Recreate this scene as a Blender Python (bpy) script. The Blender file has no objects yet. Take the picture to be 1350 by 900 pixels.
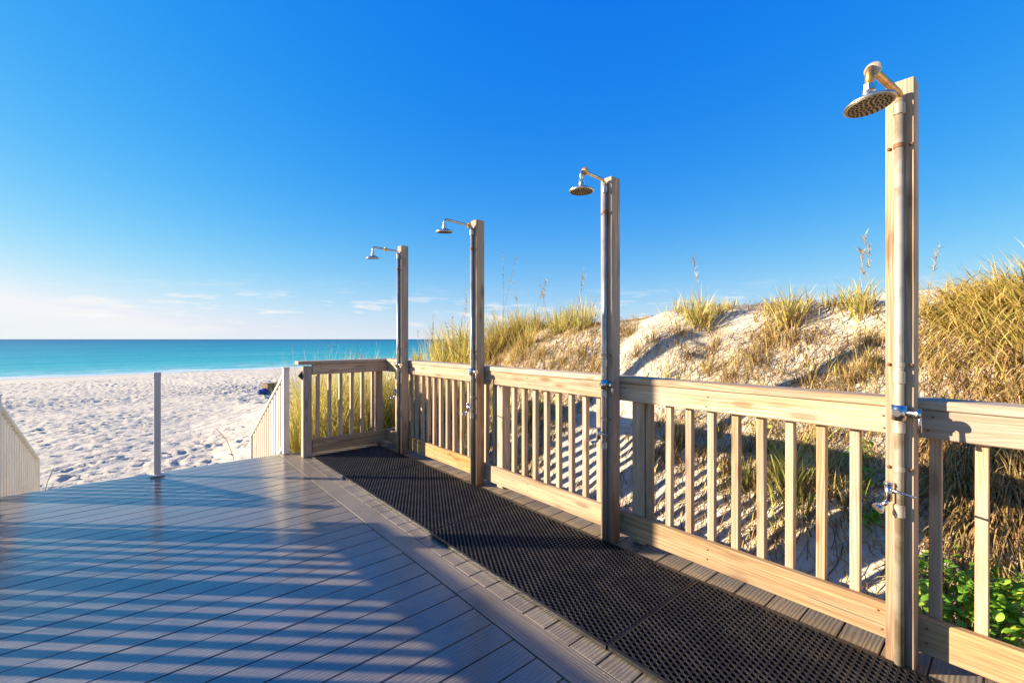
import bpy, bmesh, math, random
import numpy as np
from mathutils import Vector, Matrix, Quaternion

random.seed(7); rng = np.random.default_rng(7)
S = bpy.context.scene
C = bpy.context.collection

# ------------------------------------------------------------------ camera, sky, sun, exposure
FPX = 583.0                       # focal length in pixels of the 1350 px wide photograph
YAW = math.radians(40.8)          # the view is turned 40.8 deg clockwise from +Y (the line of the fence)
CAMZ = 1.30
HORIZON = 447.0
SUN_EL = math.radians(17.0)
SUN_AZ = math.radians(-46.0)      # direction the sun stands in, clockwise from +Y

SKY_CURVE = ((2.1, 1.95, .99), (.80, 1.12, .985), (.15, 1.08, 1.02))     # exponent, gain, ceiling
SKY_GAIN = 2.95
ALB = .70                         # base-colour scale: puts wood, sand and boards at their real reflectance for this exposure

cam_d = bpy.data.cameras.new('camera'); cam = bpy.data.objects.new('camera', cam_d); C.objects.link(cam)
cam.location = (0, 0, CAMZ); cam.rotation_euler = (math.pi/2, 0, -YAW)
cam_d.sensor_width = 36.0; cam_d.lens = 36.0*FPX/1350.0
cam_d.shift_y = -(450.0-HORIZON)/1350.0
cam_d.clip_start = 0.02; cam_d.clip_end = 60000
S.camera = cam

world = bpy.data.worlds.new('World'); S.world = world; world.use_nodes = True
wt = world.node_tree; wt.nodes.clear()
def wn(t, **k):
    n = wt.nodes.new(t)
    for a, b in k.items(): setattr(n, a, b)
    return n
sky = wn('ShaderNodeTexSky', sky_type='NISHITA', sun_disc=False)
sky.sun_elevation = SUN_EL; sky.sun_rotation = SUN_AZ
sky.altitude = 0; sky.air_density = 1.0; sky.dust_density = 0.4; sky.ozone_density = 2.2
# the photograph's vivid grade of the clear sky, the same in every direction: one response curve per channel
def wm(op, a, b):
    n = wn('ShaderNodeMath', operation=op)
    for i, v in ((0, a), (1, b)):
        if hasattr(v, 'is_output'): wt.links.new(v, n.inputs[i])
        else: n.inputs[i].default_value = v
    return n.outputs[0]
sr = wn('ShaderNodeSeparateColor'); wt.links.new(sky.outputs[0], sr.inputs[0])
cc = wn('ShaderNodeCombineColor')
for i, (g, k, top) in enumerate(SKY_CURVE):
    v = wm('MULTIPLY', wm('POWER', wm('MULTIPLY', sr.outputs[i], .1), g), k)
    v = wm('MINIMUM', v, top)
    if i: v = wm('MAXIMUM', v, wm('MULTIPLY', vprev, .975))       # sea haze: the low sky goes white, not pink
    vprev = v
    wt.links.new(wm('MULTIPLY', v, SKY_GAIN), cc.inputs[i])
hsv = cc
# thin low clouds, all the way round the horizon
tc = wn('ShaderNodeTexCoord'); sep = wn('ShaderNodeSeparateXYZ'); wt.links.new(tc.outputs['Generated'], sep.inputs[0])
mp = wn('ShaderNodeMapping'); mp.inputs['Scale'].default_value = (9, 9, 62); mp.inputs['Location'].default_value = (3.1, 0.4, 0)
wt.links.new(tc.outputs['Generated'], mp.inputs[0])
nz = wn('ShaderNodeTexNoise'); nz.inputs['Scale'].default_value = 1.0; nz.inputs['Detail'].default_value = 5; nz.inputs['Roughness'].default_value = .58
wt.links.new(mp.outputs[0], nz.inputs[0])
rp = wn('ShaderNodeValToRGB'); rp.color_ramp.elements[0].position = .55; rp.color_ramp.elements[1].position = .66
wt.links.new(nz.outputs[0], rp.inputs[0])
band = wn('ShaderNodeValToRGB')
e = band.color_ramp.elements
e[0].position = 0.0; e[0].color = (0, 0, 0, 1)
e[1].position = 0.13; e[1].color = (0, 0, 0, 1)
for p, v in ((.015, .3), (.045, .85), (.075, .75), (.10, .15)):
    q = e.new(p); q.color = (v, v, v, 1)
wt.links.new(sep.outputs[2], band.inputs[0])
mm = wn('ShaderNodeMath', operation='MULTIPLY'); wt.links.new(rp.outputs[0], mm.inputs[0]); wt.links.new(band.outputs[0], mm.inputs[1])
hz_ = wm('MULTIPLY', wm('POWER', 2.718, wm('MULTIPLY', wm('ABSOLUTE', sep.outputs[2], 0.0), -1/.085)), .84)     # pale sea haze low down, the same all round
hm = wn('ShaderNodeMix', data_type='RGBA'); wt.links.new(hz_, hm.inputs[0]); wt.links.new(hsv.outputs[0], hm.inputs[6]); hm.inputs[7].default_value = (.86*SKY_GAIN, .93*SKY_GAIN, .97*SKY_GAIN, 1)
cm = wn('ShaderNodeMix', data_type='RGBA'); wt.links.new(mm.outputs[0], cm.inputs[0]); wt.links.new(hm.outputs[2], cm.inputs[6])
cm.inputs[7].default_value = (.98*SKY_GAIN, .98*SKY_GAIN, .97*SKY_GAIN, 1)
bg = wn('ShaderNodeBackground'); bg.inputs[1].default_value = 0.12
wo = wn('ShaderNodeOutputWorld'); wt.links.new(cm.outputs[2], bg.inputs[0]); wt.links.new(bg.outputs[0], wo.inputs[0])

sun_dir = Vector((math.sin(SUN_AZ)*math.cos(SUN_EL), math.cos(SUN_AZ)*math.cos(SUN_EL), math.sin(SUN_EL)))
sl = bpy.data.lights.new('sun', 'SUN'); sl.energy = 5.0; sl.angle = math.radians(0.5); sl.color = (1.0, .86, .67)
so = bpy.data.objects.new('sun', sl); C.objects.link(so); so.location = (-20, 20, 15)
so.rotation_euler = (-sun_dir).to_track_quat('-Z', 'Y').to_euler()

S.view_settings.view_transform = 'Standard'; S.view_settings.look = 'None'
S.view_settings.exposure = 1.45; S.view_settings.gamma = 1.0; S.view_settings.use_curve_mapping = False

# ------------------------------------------------------------------ helpers
Fv = np.array([math.sin(YAW), math.cos(YAW)]); Rv = np.array([math.cos(YAW), -math.sin(YAW)])
def ray(px, py):
    """direction (per metre of depth) of a pixel of the 1350x900 photograph"""
    l = (px-675.0)/FPX; v = -(py-HORIZON)/FPX
    h = Fv+l*Rv
    return np.array([h[0], h[1], v])

def tag(o, label=None, cat=None, group=None, kind=None):
    if label: o['label'] = label
    if cat: o['category'] = cat
    if group: o['group'] = group
    if kind: o['kind'] = kind
    return o
def empty(name, loc, label=None, cat=None, group=None, kind=None, rz=0):
    o = bpy.data.objects.new(name, None); C.objects.link(o); o.location = loc; o.rotation_euler = (0, 0, rz)
    o.empty_display_size = .1
    return tag(o, label, cat, group, kind)
def link(name, me, mat=None, parent=None, loc=(0, 0, 0), rot=(0, 0, 0), absolute=True):
    o = bpy.data.objects.new(name, me); C.objects.link(o)
    if mat is not None and len(me.materials) == 0: me.materials.append(mat)
    o.rotation_euler = rot
    if parent is not None:
        o.parent = parent
        if absolute:
            p = parent; base = Vector((0, 0, 0))
            while p is not None:
                base += p.location; p = p.parent
            o.location = Vector(loc)-base
        else: o.location = loc
    else: o.location = loc
    return o
def mesh_bm(name, bm, smooth=False):
    me = bpy.data.meshes.new(name); bm.to_mesh(me); bm.free()
    if smooth:
        me.polygons.foreach_set('use_smooth', [True]*len(me.polygons))
    return me
def mesh_pd(name, v, f, smooth=False):
    me = bpy.data.meshes.new(name); me.from_pydata([tuple(map(float, p)) for p in v], [], f); me.update()
    if smooth: me.polygons.foreach_set('use_smooth', [True]*len(me.polygons))
    return me
_bc = {}
def box(lx, ly, lz, mat, bev=.003, seg=1):
    """box mesh centred in x and y, standing on z = 0; shared between alike pieces"""
    k = (round(lx, 4), round(ly, 4), round(lz, 4), mat.name, bev, seg)
    if k in _bc: return _bc[k]
    bm = bmesh.new(); bmesh.ops.create_cube(bm, size=1)
    for v in bm.verts: v.co = Vector((v.co.x*lx, v.co.y*ly, (v.co.z+.5)*lz))
    if bev: bmesh.ops.bevel(bm, geom=bm.edges[:], offset=bev, segments=seg, profile=.5, affect='EDGES')
    me = mesh_bm('box', bm); me.materials.append(mat); _bc[k] = me
    return me
def tube_vf(path, rads, n=14, caps=True, v0=0):
    P = [Vector(p) for p in path]; V = []; F = []
    t = (P[1]-P[0]).normalized(); a = t.orthogonal().normalized()
    for i, p in enumerate(P):
        if 0 < i < len(P)-1: t2 = ((P[i+1]-P[i]).normalized()+(P[i]-P[i-1]).normalized()).normalized()
        elif i == 0: t2 = (P[1]-P[0]).normalized()
        else: t2 = (P[-1]-P[-2]).normalized()
        q = t.rotation_difference(t2); a = (q @ a); a = (a-t2*a.dot(t2)).normalized(); t = t2
        b = t.cross(a); r = rads[i] if hasattr(rads, '__len__') else rads
        for k in range(n):
            an = 2*math.pi*k/n; V.append(p+(a*math.cos(an)+b*math.sin(an))*r)
    for i in range(len(P)-1):
        for k in range(n):
            F.append((v0+i*n+k, v0+i*n+(k+1) % n, v0+(i+1)*n+(k+1) % n, v0+(i+1)*n+k))
    if caps:
        F.append(tuple(v0+k for k in reversed(range(n)))); F.append(tuple(v0+(len(P)-1)*n+k for k in range(n)))
    return V, F
def tubes(name, items, n=14, smooth=True):
    V = []; F = []
    for path, r in items:
        v, f = tube_vf(path, r, n, True, len(V)); V += v; F += f
    me = mesh_pd(name, V, F)
    if smooth:
        me.polygons.foreach_set('use_smooth', [len(p.vertices) == 4 for p in me.polygons])
    return me
def lathe(name, prof, n=32, M=None):
    """profile of (radius, height) turned about z"""
    V = []; F = []
    for r, z in prof:
        for k in range(n):
            a = 2*math.pi*k/n; V.append(Vector((r*math.cos(a), r*math.sin(a), z)))
    for i in range(len(prof)-1):
        for k in range(n): F.append((i*n+k, i*n+(k+1) % n, (i+1)*n+(k+1) % n, (i+1)*n+k))
    F.append(tuple(reversed(range(n)))); F.append(tuple((len(prof)-1)*n+k for k in range(n)))
    if M is not None: V = [M @ v for v in V]
    me = mesh_pd(name, V, F); me.polygons.foreach_set('use_smooth', [True]*len(me.polygons))
    return me
def sharp(me, deg=40):
    try: me.set_sharp_from_angle(angle=math.radians(deg))
    except Exception: pass
    return me

# ------------------------------------------------------------------ materials
class NT:
    def __init__(s, name):
        s.m = bpy.data.materials.new(name); s.m.use_nodes = True; s.t = s.m.node_tree
        s.alb = ALB
        s.p = s.t.nodes['Principled BSDF']; s.out = s.t.nodes['Material Output']
    def n(s, t, ins=None, **k):
        x = s.t.nodes.new(t)
        for a, b in k.items(): setattr(x, a, b)
        for a, b in (ins or {}).items():
            if hasattr(b, 'is_output'): s.t.links.new(b, x.inputs[a])
            else: x.inputs[a].default_value = b
        return x
    def l(s, a, b): s.t.links.new(a, b)
    def mix(s, fac, a, b, blend='MIX'):
        x = s.t.nodes.new('ShaderNodeMix'); x.data_type = 'RGBA'; x.blend_type = blend
        for i, v in ((0, fac), (6, a), (7, b)):
            if hasattr(v, 'is_output'): s.t.links.new(v, x.inputs[i])
            elif i == 0: x.inputs[i].default_value = v
            else: x.inputs[i].default_value = (*v, 1) if len(v) == 3 else v
        return x.outputs[2]
    def math(s, op, a, b=None, clamp=False):
        x = s.t.nodes.new('ShaderNodeMath'); x.operation = op; x.use_clamp = clamp
        for i, v in ((0, a), (1, b)):
            if v is None: continue
            if hasattr(v, 'is_output'): s.t.links.new(v, x.inputs[i])
            else: x.inputs[i].default_value = v
        return x.outputs[0]
    def ramp(s, fac, stops):
        x = s.t.nodes.new('ShaderNodeValToRGB'); s.t.links.new(fac, x.inputs[0]); el = x.color_ramp.elements
        while len(el) > 1: el.remove(el[0])
        el[0].position = stops[0][0]; c = stops[0][1]; el[0].color = (*c, 1) if hasattr(c, '__len__') else (c, c, c, 1)
        for p, c in stops[1:]:
            q = el.new(p); q.color = (*c, 1) if hasattr(c, '__len__') else (c, c, c, 1)
        return x.outputs[0]
    def noise(s, vec, scale, detail=3, rough=.5, dist=0):
        x = s.n('ShaderNodeTexNoise', {'Scale': scale, 'Detail': detail, 'Roughness': rough, 'Distortion': dist})
        s.l(vec, x.inputs[0]); return x.outputs[0]
    def bump(s, h, strength=.3, dist=.01, normal=None):
        x = s.n('ShaderNodeBump', {'Strength': strength, 'Distance': dist, 'Height': h})
        if normal is not None: s.l(normal, x.inputs['Normal'])
        return x.outputs[0]
    def set(s, **k):
        for a, b in k.items():
            i = s.p.inputs[a.replace('_', ' ')]
            if a == 'Base_Color' and s.alb != 1: b = s.mix(1.0, b, (s.alb,)*3, 'MULTIPLY')
            if hasattr(b, 'is_output'): s.l(b, i)
            else: i.default_value = (*b, 1) if hasattr(b, '__len__') and len(b) == 3 else b

def objcoord(N, off=True):
    tc = N.n('ShaderNodeTexCoord'); oi = N.n('ShaderNodeObjectInfo')
    if not off: return tc.outputs['Object'], oi.outputs['Random']
    a = N.n('ShaderNodeVectorMath', {0: tc.outputs['Object']}, operation='ADD')
    sc = N.n('ShaderNodeCombineXYZ', {0: N.math('MULTIPLY', oi.outputs['Random'], 37.0), 1: N.math('MULTIPLY', oi.outputs['Random'], 91.0), 2: N.math('MULTIPLY', oi.outputs['Random'], 53.0)})
    N.l(sc.outputs[0], a.inputs[1])
    return a.outputs[0], oi.outputs['Random']

def wood(name, axis, light=(.70, .535, .37), dark=(.39, .23, .11), grey=(.36, .295, .22), greyamt=.65, rough=.75, knots=1.0, stain=False):
    N = NT(name); N.alb = .90; co, rnd = objcoord(N)
    def sc(al, ac): return tuple(al if i == axis else ac for i in range(3))
    m1 = N.n('ShaderNodeMapping', {0: co, 'Scale': sc(.7, 17)}).outputs[0]
    warp = N.n('ShaderNodeTexNoise', {0: N.n('ShaderNodeMapping', {0: co, 'Scale': sc(1.1, 7)}).outputs[0], 'Scale': 1.0, 'Detail': 2}).outputs['Color']
    add = N.n('ShaderNodeVectorMath', {0: m1, 1: N.n('ShaderNodeVectorMath', {0: warp, 'Scale': 1.6}, operation='SCALE').outputs[0]}, operation='ADD').outputs[0]
    # growth rings cut by the saw: rings about the board's length, drifting off-axis
    wv = N.n('ShaderNodeTexWave', {0: add, 'Scale': 1.5, 'Distortion': 2.2, 'Detail': 3, 'Detail Scale': 1.0}, wave_type='RINGS', rings_direction='XYZ'[axis]).outputs[0]
    fine = N.noise(N.n('ShaderNodeMapping', {0: co, 'Scale': sc(5, 150)}).outputs[0], 1.0, 3, .6)
    # knots
    kc = N.n('ShaderNodeMapping', {0: co, 'Scale': sc(3.6, 13)}).outputs[0]
    vo = N.n('ShaderNodeTexVoronoi', {0: kc, 'Scale': 1.0}).outputs['Distance']
    kn = N.ramp(vo, [(0, 1.0), (.17, .9), (.21, .45), (.36, 0)])
    big = N.noise(N.n('ShaderNodeMapping', {0: co, 'Scale': sc(1.6, 7)}).outputs[0], 1.0, 4, .65)
    mod = N.noise(N.n('ShaderNodeMapping', {0: co, 'Scale': sc(1.0, 5)}).outputs[0], 1.0, 2, .5)
    c = N.mix(N.math('MULTIPLY', N.ramp(wv, [(.25, 0), (.85, 1)]), N.ramp(mod, [(.35, .12), (.7, .75)])), light, dark)
    streak = N.noise(N.n('ShaderNodeMapping', {0: co, 'Scale': sc(1.2, 40)}).outputs[0], 1.0, 4, .65)
    c = N.mix(N.math('MULTIPLY', N.ramp(streak, [(.42, 0), (.64, 1)]), .8), c, dark)
    c = N.mix(N.math('MULTIPLY', N.ramp(fine, [(.35, 1), (.6, 0)]), .32), c, tuple(x*.72 for x in dark))
    c = N.mix(N.math('MULTIPLY', kn, .75*knots), c, (.20, .10, .04))
    c = N.mix(N.math('MULTIPLY', N.ramp(big, [(.42, 0), (.62, 1)]), greyamt), c, grey)
    hs = N.n('ShaderNodeHueSaturation', {'Color': c, 'Value': N.math('ADD', N.math('MULTIPLY', rnd, .34), .83), 'Saturation': N.math('ADD', N.math('MULTIPLY', N.math('FRACT', N.math('MULTIPLY', rnd, 17.3)), .3), .85)}).outputs[0]
    # dark checks and splits along the grain
    chk = N.ramp(N.noise(N.n('ShaderNodeMapping', {0: co, 'Scale': sc(1.4, 60)}).outputs[0], 1.0, 2, .5), [(.27, 1), (.31, 0)])
    hs = N.mix(N.math('MULTIPLY', chk, .6), hs, (.13, .085, .05))
    if stain:      # rusty splash stains creeping up from the wet deck
        oc = N.n('ShaderNodeTexCoord').outputs['Object']; z = N.n('ShaderNodeSeparateXYZ', {0: oc}).outputs[2]
        run = N.noise(N.n('ShaderNodeMapping', {0: co, 'Scale': (28, 28, 1.6)}).outputs[0], 1.0, 4, .65)
        st_ = N.ramp(N.math('SUBTRACT', N.math('MULTIPLY', run, 1.5), N.math('MULTIPLY', z, 1.15)), [(.28, 0), (.75, .85)])
        hs = N.mix(st_, hs, (.21, .105, .045))
    h = N.math('SUBTRACT', N.math('ADD', N.math('MULTIPLY', wv, .35), N.math('MULTIPLY', fine, .6)), chk)
    N.set(Base_Color=hs, Roughness=rough, Normal=N.bump(h, .35, .004)); N.p.inputs['Specular IOR Level'].default_value = .3
    return N.m
W = [wood('weathered_pine_%s' % 'xyz'[i], i) for i in range(3)]
WB = [wood('golden_pine_%s' % 'xyz'[i], i, light=(.60, .41, .20), dark=(.32, .17, .06), greyamt=.25) for i in range(3)]
WP = wood('stained_pine_post', 2, stain=True)

def deck_mat():
    N = NT('wet_composite_decking'); N.alb = .92; co, rnd = objcoord(N)
    geo = N.n('ShaderNodeNewGeometry').outputs['Position']
    g1 = N.n('ShaderNodeMapping', {0: co, 'Scale': (1.6, 15, 1)}).outputs[0]
    wv = N.n('ShaderNodeTexWave', {0: g1, 'Scale': 1.2, 'Distortion': 9, 'Detail': 2.5, 'Detail Scale': .8}, wave_type='BANDS', bands_direction='Y').outputs[0]
    fine = N.noise(N.n('ShaderNodeMapping', {0: co, 'Scale': (9, 70, 1)}).outputs[0], 1.0, 5, .7)
    c = N.mix(wv, (.255, .190, .112), (.335, .258, .165))
    c = N.mix(N.math('MULTIPLY', fine, .4), c, (.12, .105, .09))
    hs = N.n('ShaderNodeHueSaturation', {'Color': c, 'Value': N.math('ADD', N.math('MULTIPLY', rnd, .40), .80)}).outputs[0]
    # water film: thick where people come up from the stairs, broken up and drier towards the fence
    sp = N.n('ShaderNodeSeparateXYZ', {0: geo})
    blot = N.noise(geo, 1.1, 4, .6)
    dryx = N.math('SUBTRACT', N.math('MULTIPLY', sp.outputs[0], .62), .28)
    wet = N.math('SUBTRACT', N.math('ADD', 1.0, N.math('MULTIPLY', N.math('SUBTRACT', blot, .5), 1.1)), N.math('MAXIMUM', dryx, 0.0), clamp=True)
    sand = N.ramp(N.noise(geo, 60, 4, .7), [(.60, 0), (.72, 1)])
    edge = N.ramp(N.math('ABSOLUTE', N.math('SUBTRACT', sp.outputs[0], 1.42)), [(.02, .5), (.16, 0)])
    sandm = N.math('MULTIPLY', sand, N.math('ADD', edge, N.ramp(N.noise(geo, 1.7, 3, .6), [(.46, 0), (.64, .6)])), clamp=True)
    mot = N.noise(geo, 3.3, 5, .65)
    hs = N.mix(N.math('MULTIPLY', N.ramp(mot, [(.42, 0), (.62, 1)]), .5), hs, (.125, .105, .085))
    hs = N.mix(sandm, hs, (.56, .50, .41))
    hs = N.mix(N.math('MULTIPLY', wet, .75), hs, N.mix(.55, hs, (.035, .035, .038)))
    nb = N.bump(N.math('ADD', N.math('MULTIPLY', wv, .6), N.math('MULTIPLY', fine, 1.0)), .40, .004)
    cb = N.bump(N.math('ADD', N.noise(geo, 9, 3, .55), N.math('ADD', N.math('MULTIPLY', wv, .30), N.math('MULTIPLY', fine, .8))), .20, .004)
    N.set(Base_Color=hs, Roughness=.55, Normal=nb)
    N.set(Coat_Weight=wet, Coat_Roughness=N.math('ADD', .06, N.math('MULTIPLY', N.ramp(blot, [(.36, 0), (.60, 1)]), .20)), Coat_IOR=2.15, Coat_Normal=cb)
    return N.m
M_DECK = deck_mat()

def sand_mat():
    N = NT('white_sand'); N.alb = .80; geo = N.n('ShaderNodeNewGeometry').outputs['Position']
    n1 = N.noise(geo, 1.2, 5, .6); n2 = N.noise(geo, 14, 4, .65); n3 = N.noise(geo, 220, 2, .6)
    c = N.mix(n1, (.76, .65, .47), (.86, .76, .58))
    c = N.mix(N.ramp(n2, [(.35, .5), (.6, 0)]), c, (.62, .54, .43))
    c = N.mix(N.ramp(n3, [(.30, .5), (.42, 0)]), c, (.45, .38, .30))
    # wet sand near the waterline
    y = N.n('ShaderNodeSeparateXYZ', {0: geo}).outputs[1]
    wet = N.ramp(N.math('DIVIDE', N.math('SUBTRACT', N.math('ADD', y, N.math('MULTIPLY', n1, 3)), 54.0), 8.0), [(.35, 0), (.6, 1)])
    c = N.mix(N.math('MULTIPLY', wet, .55), c, (.40, .36, .29))
    h = N.math('ADD', N.math('MULTIPLY', n2, .8), N.math('MULTIPLY', n3, .12))
    N.set(Base_Color=c, Roughness=.9, Normal=N.bump(h, .5, .05)); N.p.inputs['Specular IOR Level'].default_value = .15
    return N.m
M_SAND = sand_mat()

def sea_mat():
    N = NT('sea_water'); N.alb = .82; geo = N.n('ShaderNodeNewGeometry').outputs['Position']; sp = N.n('ShaderNodeSeparateXYZ', {0: geo})
    y = sp.outputs[1]
    streak = N.noise(N.n('ShaderNodeMapping', {0: geo, 'Scale': (.006, .05, 1)}).outputs[0], 1.0, 4, .55)
    lg = N.math('LOGARITHM', N.math('MAXIMUM', N.math('ADD', N.math('SUBTRACT', y, 54.0), N.math('MULTIPLY', N.math('SUBTRACT', streak, .5), N.math('MULTIPLY', y, .35))), 1.0), 10.0)
    c = N.ramp(N.math('DIVIDE', lg, 4.0), [(.05, (.45, .66, .58)), (.20, (.20, .62, .58)), (.36, (.045, .48, .50)), (.50, (.014, .36, .43)), (.64, (.008, .24, .36)), (.80, (.008, .15, .28)), (1.0, (.010, .10, .22))])
    foam = N.ramp(N.math('ADD', N.math('DIVIDE', N.math('SUBTRACT', y, 58.0), 22.0), N.math('MULTIPLY', N.math('SUBTRACT', N.noise(N.n('ShaderNodeMapping', {0: geo, 'Scale': (.12, .5, 1)}).outputs[0], 1.0, 4, .6), .5), .9)), [(.0, .9), (.16, .75), (.22, 0), (.44, 0), (.47, .4), (.52, 0)])
    rip = N.noise(N.n('ShaderNodeMapping', {0: geo, 'Scale': (.35, 1.1, 1)}).outputs[0], 1.0, 5, .6)
    c = N.mix(N.math('MULTIPLY', N.ramp(rip, [(.35, 1), (.55, 0)]), .5), c, N.mix(.5, c, (.0, .10, .20)))
    sw = N.noise(N.n('ShaderNodeMapping', {0: geo, 'Scale': (.018, .22, 1)}).outputs[0], 1.0, 4, .6)
    c = N.mix(N.math('MULTIPLY', N.ramp(sw, [(.50, 0), (.66, 1)]), .45), c, N.mix(.5, c, (.35, .75, .72)))
    c = N.mix(foam, c, (.85, .86, .84))
    N.set(Base_Color=c, Roughness=.5, Normal=N.bump(rip, .8, .5)); N.p.inputs['Specular IOR Level'].default_value = .12
    return N.m
M_SEA = sea_mat()

def simple(name, col, rough=.5, metal=0, spec=.5, var=.1, scale=20, bump=.1, dirt=None, dirtamt=.4, dscale=8):
    N = NT(name); co, rnd = objcoord(N)
    N.alb = 1.0 if metal > .5 else (ALB+.12 if col[0] > .7 else ALB)
    n = N.noise(co, scale, 4, .6)
    c = N.mix(n, tuple(x*(1-var) for x in col), tuple(min(1, x*(1+var)) for x in col))
    if dirt:
        c = N.mix(N.math('MULTIPLY', N.ramp(N.noise(co, dscale, 4, .65), [(.46, 0), (.62, 1)]), dirtamt), c, dirt)
    N.set(Base_Color=c, Metallic=metal, Roughness=N.math('ADD', rough-.06, N.math('MULTIPLY', n, .12)), Normal=N.bump(n, bump, .002))
    N.p.inputs['Specular IOR Level'].default_value = spec
    return N.m
M_RUB = simple('black_rubber', (.012, .011, .010), .42, spec=.5, var=.35, scale=30, bump=.15, dirt=(.07, .056, .042), dirtamt=.4, dscale=9)
M_PIPE = simple('galvanised_pipe', (.64, .56, .42), .45, metal=.30, var=.2, scale=9, dirt=(.30, .18, .08), dirtamt=.65, dscale=7)
M_PIPEG = simple('grey_galvanised_pipe', (.56, .55, .49), .36, metal=.5, var=.15, scale=9, dirt=(.24, .20, .16), dirtamt=.4, dscale=7)
M_BRASS = simple('tarnished_brass', (.56, .30, .09), .35, metal=.75, var=.25, scale=25, dirt=(.25, .13, .05), dirtamt=.6, dscale=20)
M_CHROME = simple('chrome', (.62, .60, .56), .24, metal=1, var=.06, scale=18, dirt=(.35, .28, .2), dirtamt=.35, dscale=22)
M_OLDCHR = simple('worn_chrome', (.60, .56, .48), .30, metal=.9, var=.2, scale=22, dirt=(.32, .22, .12), dirtamt=.6, dscale=24)
M_FACE = simple('limescaled_spray_face', (.52, .40, .25), .5, metal=.3, var=.3, scale=60, dirt=(.25, .16, .08), dirtamt=.5, dscale=40)
M_HOLE = simple('black_nozzle', (.03, .025, .02), .6, var=.2)
M_RUST = simple('rusty_steel', (.30, .13, .05), .7, metal=.3, var=.4, scale=60)
M_WHITE = simple('white_painted_rail', (.84, .79, .66), .45, var=.04, scale=4, bump=.05, dirt=(.55, .48, .36), dirtamt=.25, dscale=3)
M_GREYP = simple('beige_vinyl_post', (.74, .66, .52), .5, var=.05, scale=5, bump=.05)
M_BLACK = simple('black_bracket', (.02, .02, .022), .5, var=.2)
M_BLUE = simple('blue_canvas', (.03, .08, .36), .8, var=.3, scale=7, bump=.6)
M_BROWN = [wood('brown_crate_%s' % 'xyz'[i], i, light=(.36, .22, .11), dark=(.22, .12, .06), greyamt=.1) for i in range(3)]

def grass_mat(name, trans=.4):
    N = NT(name); at = N.n('ShaderNodeAttribute', attribute_name='Col')
    colr = N.mix(1.0, at.outputs['Color'], (.95,)*3, 'MULTIPLY')
    d = N.n('ShaderNodeBsdfPrincipled', {'Base Color': colr, 'Roughness': .55}); d.inputs['Specular IOR Level'].default_value = .25
    t = N.n('ShaderNodeBsdfTranslucent', {'Color': colr})
    mx = N.n('ShaderNodeMixShader', {0: trans, 1: d.outputs[0], 2: t.outputs[0]})
    N.l(mx.outputs[0], N.out.inputs[0]); N.t.nodes.remove(N.p)
    return N.m
M_GRASS = grass_mat('dune_grass_blade', .35)
M_THATCH = grass_mat('dry_straw', .15)
M_LEAF = grass_mat('green_leaf', .35)

# ------------------------------------------------------------------ ground: beach and dune
_T = {}
def vnoise(x, y, seed):
    T = _T.setdefault(seed, None)
    if T is None: T = _T[seed] = np.random.default_rng(seed).random((256, 256))
    xi = np.floor(x).astype(int); yi = np.floor(y).astype(int); fx = x-xi; fy = y-yi
    fx = fx*fx*(3-2*fx); fy = fy*fy*(3-2*fy)
    a = T[xi % 256, yi % 256]; b = T[(xi+1) % 256, yi % 256]; c = T[xi % 256, (yi+1) % 256]; d = T[(xi+1) % 256, (yi+1) % 256]
    return (a*(1-fx)+b*fx)*(1-fy)+(c*(1-fx)+d*fx)*fy-.5
def fbm(x, y, sc, octs, seed, gain=.5):
    s = 0; a = 1.0
    for o in range(octs):
        s = s+a*vnoise(x*sc+17.3*o, y*sc+9.1*o, seed+o); sc *= 2.03; a *= gain
    return s
SEA_Z = -2.2
CY = [-60, -8, -1, 0.5, 3.0, 5.3, 6.7, 9.3, 13, 18, 24, 40]
CZ = [1.6, 2.0, 1.92, 1.76, 1.72, 1.56, 1.26, .66, -.15, -1.0, -1.7, -3.0]
PX = [-50, 1.3, 2.45, 3.0, 3.7, 4.2, 4.7, 5.3, 6.0, 9, 14, 30, 60]
PZ = [0, 0, .60, .88, 1.55, 1.97, 2.38, 2.70, 2.80, 2.6, 2.4, 2.0, 1.6]       # height over -1.05
def height(x, y):
    x = np.asarray(x, float); y = np.asarray(y, float)
    beach = -1.12-np.clip((y-12)/46, 0, 1)**1.2*(1.08)-np.clip((y-58)/60, 0, 10)*2.0
    c = np.interp(y, CY, CZ)
    wob = fbm(x, y, .35, 2, 40)*.5
    pr = np.interp(x-wob*np.clip((x-2.8)/1.0, 0, 1), PX, PZ)/2.8
    z = beach+pr*np.maximum(c-beach, 0)
    onb = np.clip((y-5.6)/2, 0, 1)*np.clip((3.0-x)/1.5, 0, 1)
    dn = np.clip((x-2.6)/.8, 0, 1)
    z = z+fbm(x, y, .9, 3, 60)*.22*dn*np.clip((30-y)/20, 0, 1)+fbm(x, y, 4.0, 3, 80)*.05*dn
    z = z+fbm(x, y, .12, 3, 90)*.25*(1-dn)*np.clip((y-6)/8, 0, 1)*np.clip((56-y)/20, 0, 1)
    return z
def axis_pts(a0, f0, f1, a1, step, g=1.09):
    mid = list(np.arange(f0, f1, step)); lo = []; s = step; p = f0
    while p > a0: s *= g; p -= s; lo.append(p)
    hi = []; s = step; p = mid[-1]
    while p < a1: s *= g; p += s; hi.append(p)
    return np.array(lo[::-1]+mid+hi)
gx = axis_pts(-700, -7.0, 8.0, 700, .072); gy = axis_pts(-60, -2.4, 30.0, 110, .075, 1.035)
GX, GY = np.meshgrid(gx, gy, indexing='ij'); GZ = height(GX, GY)
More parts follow.
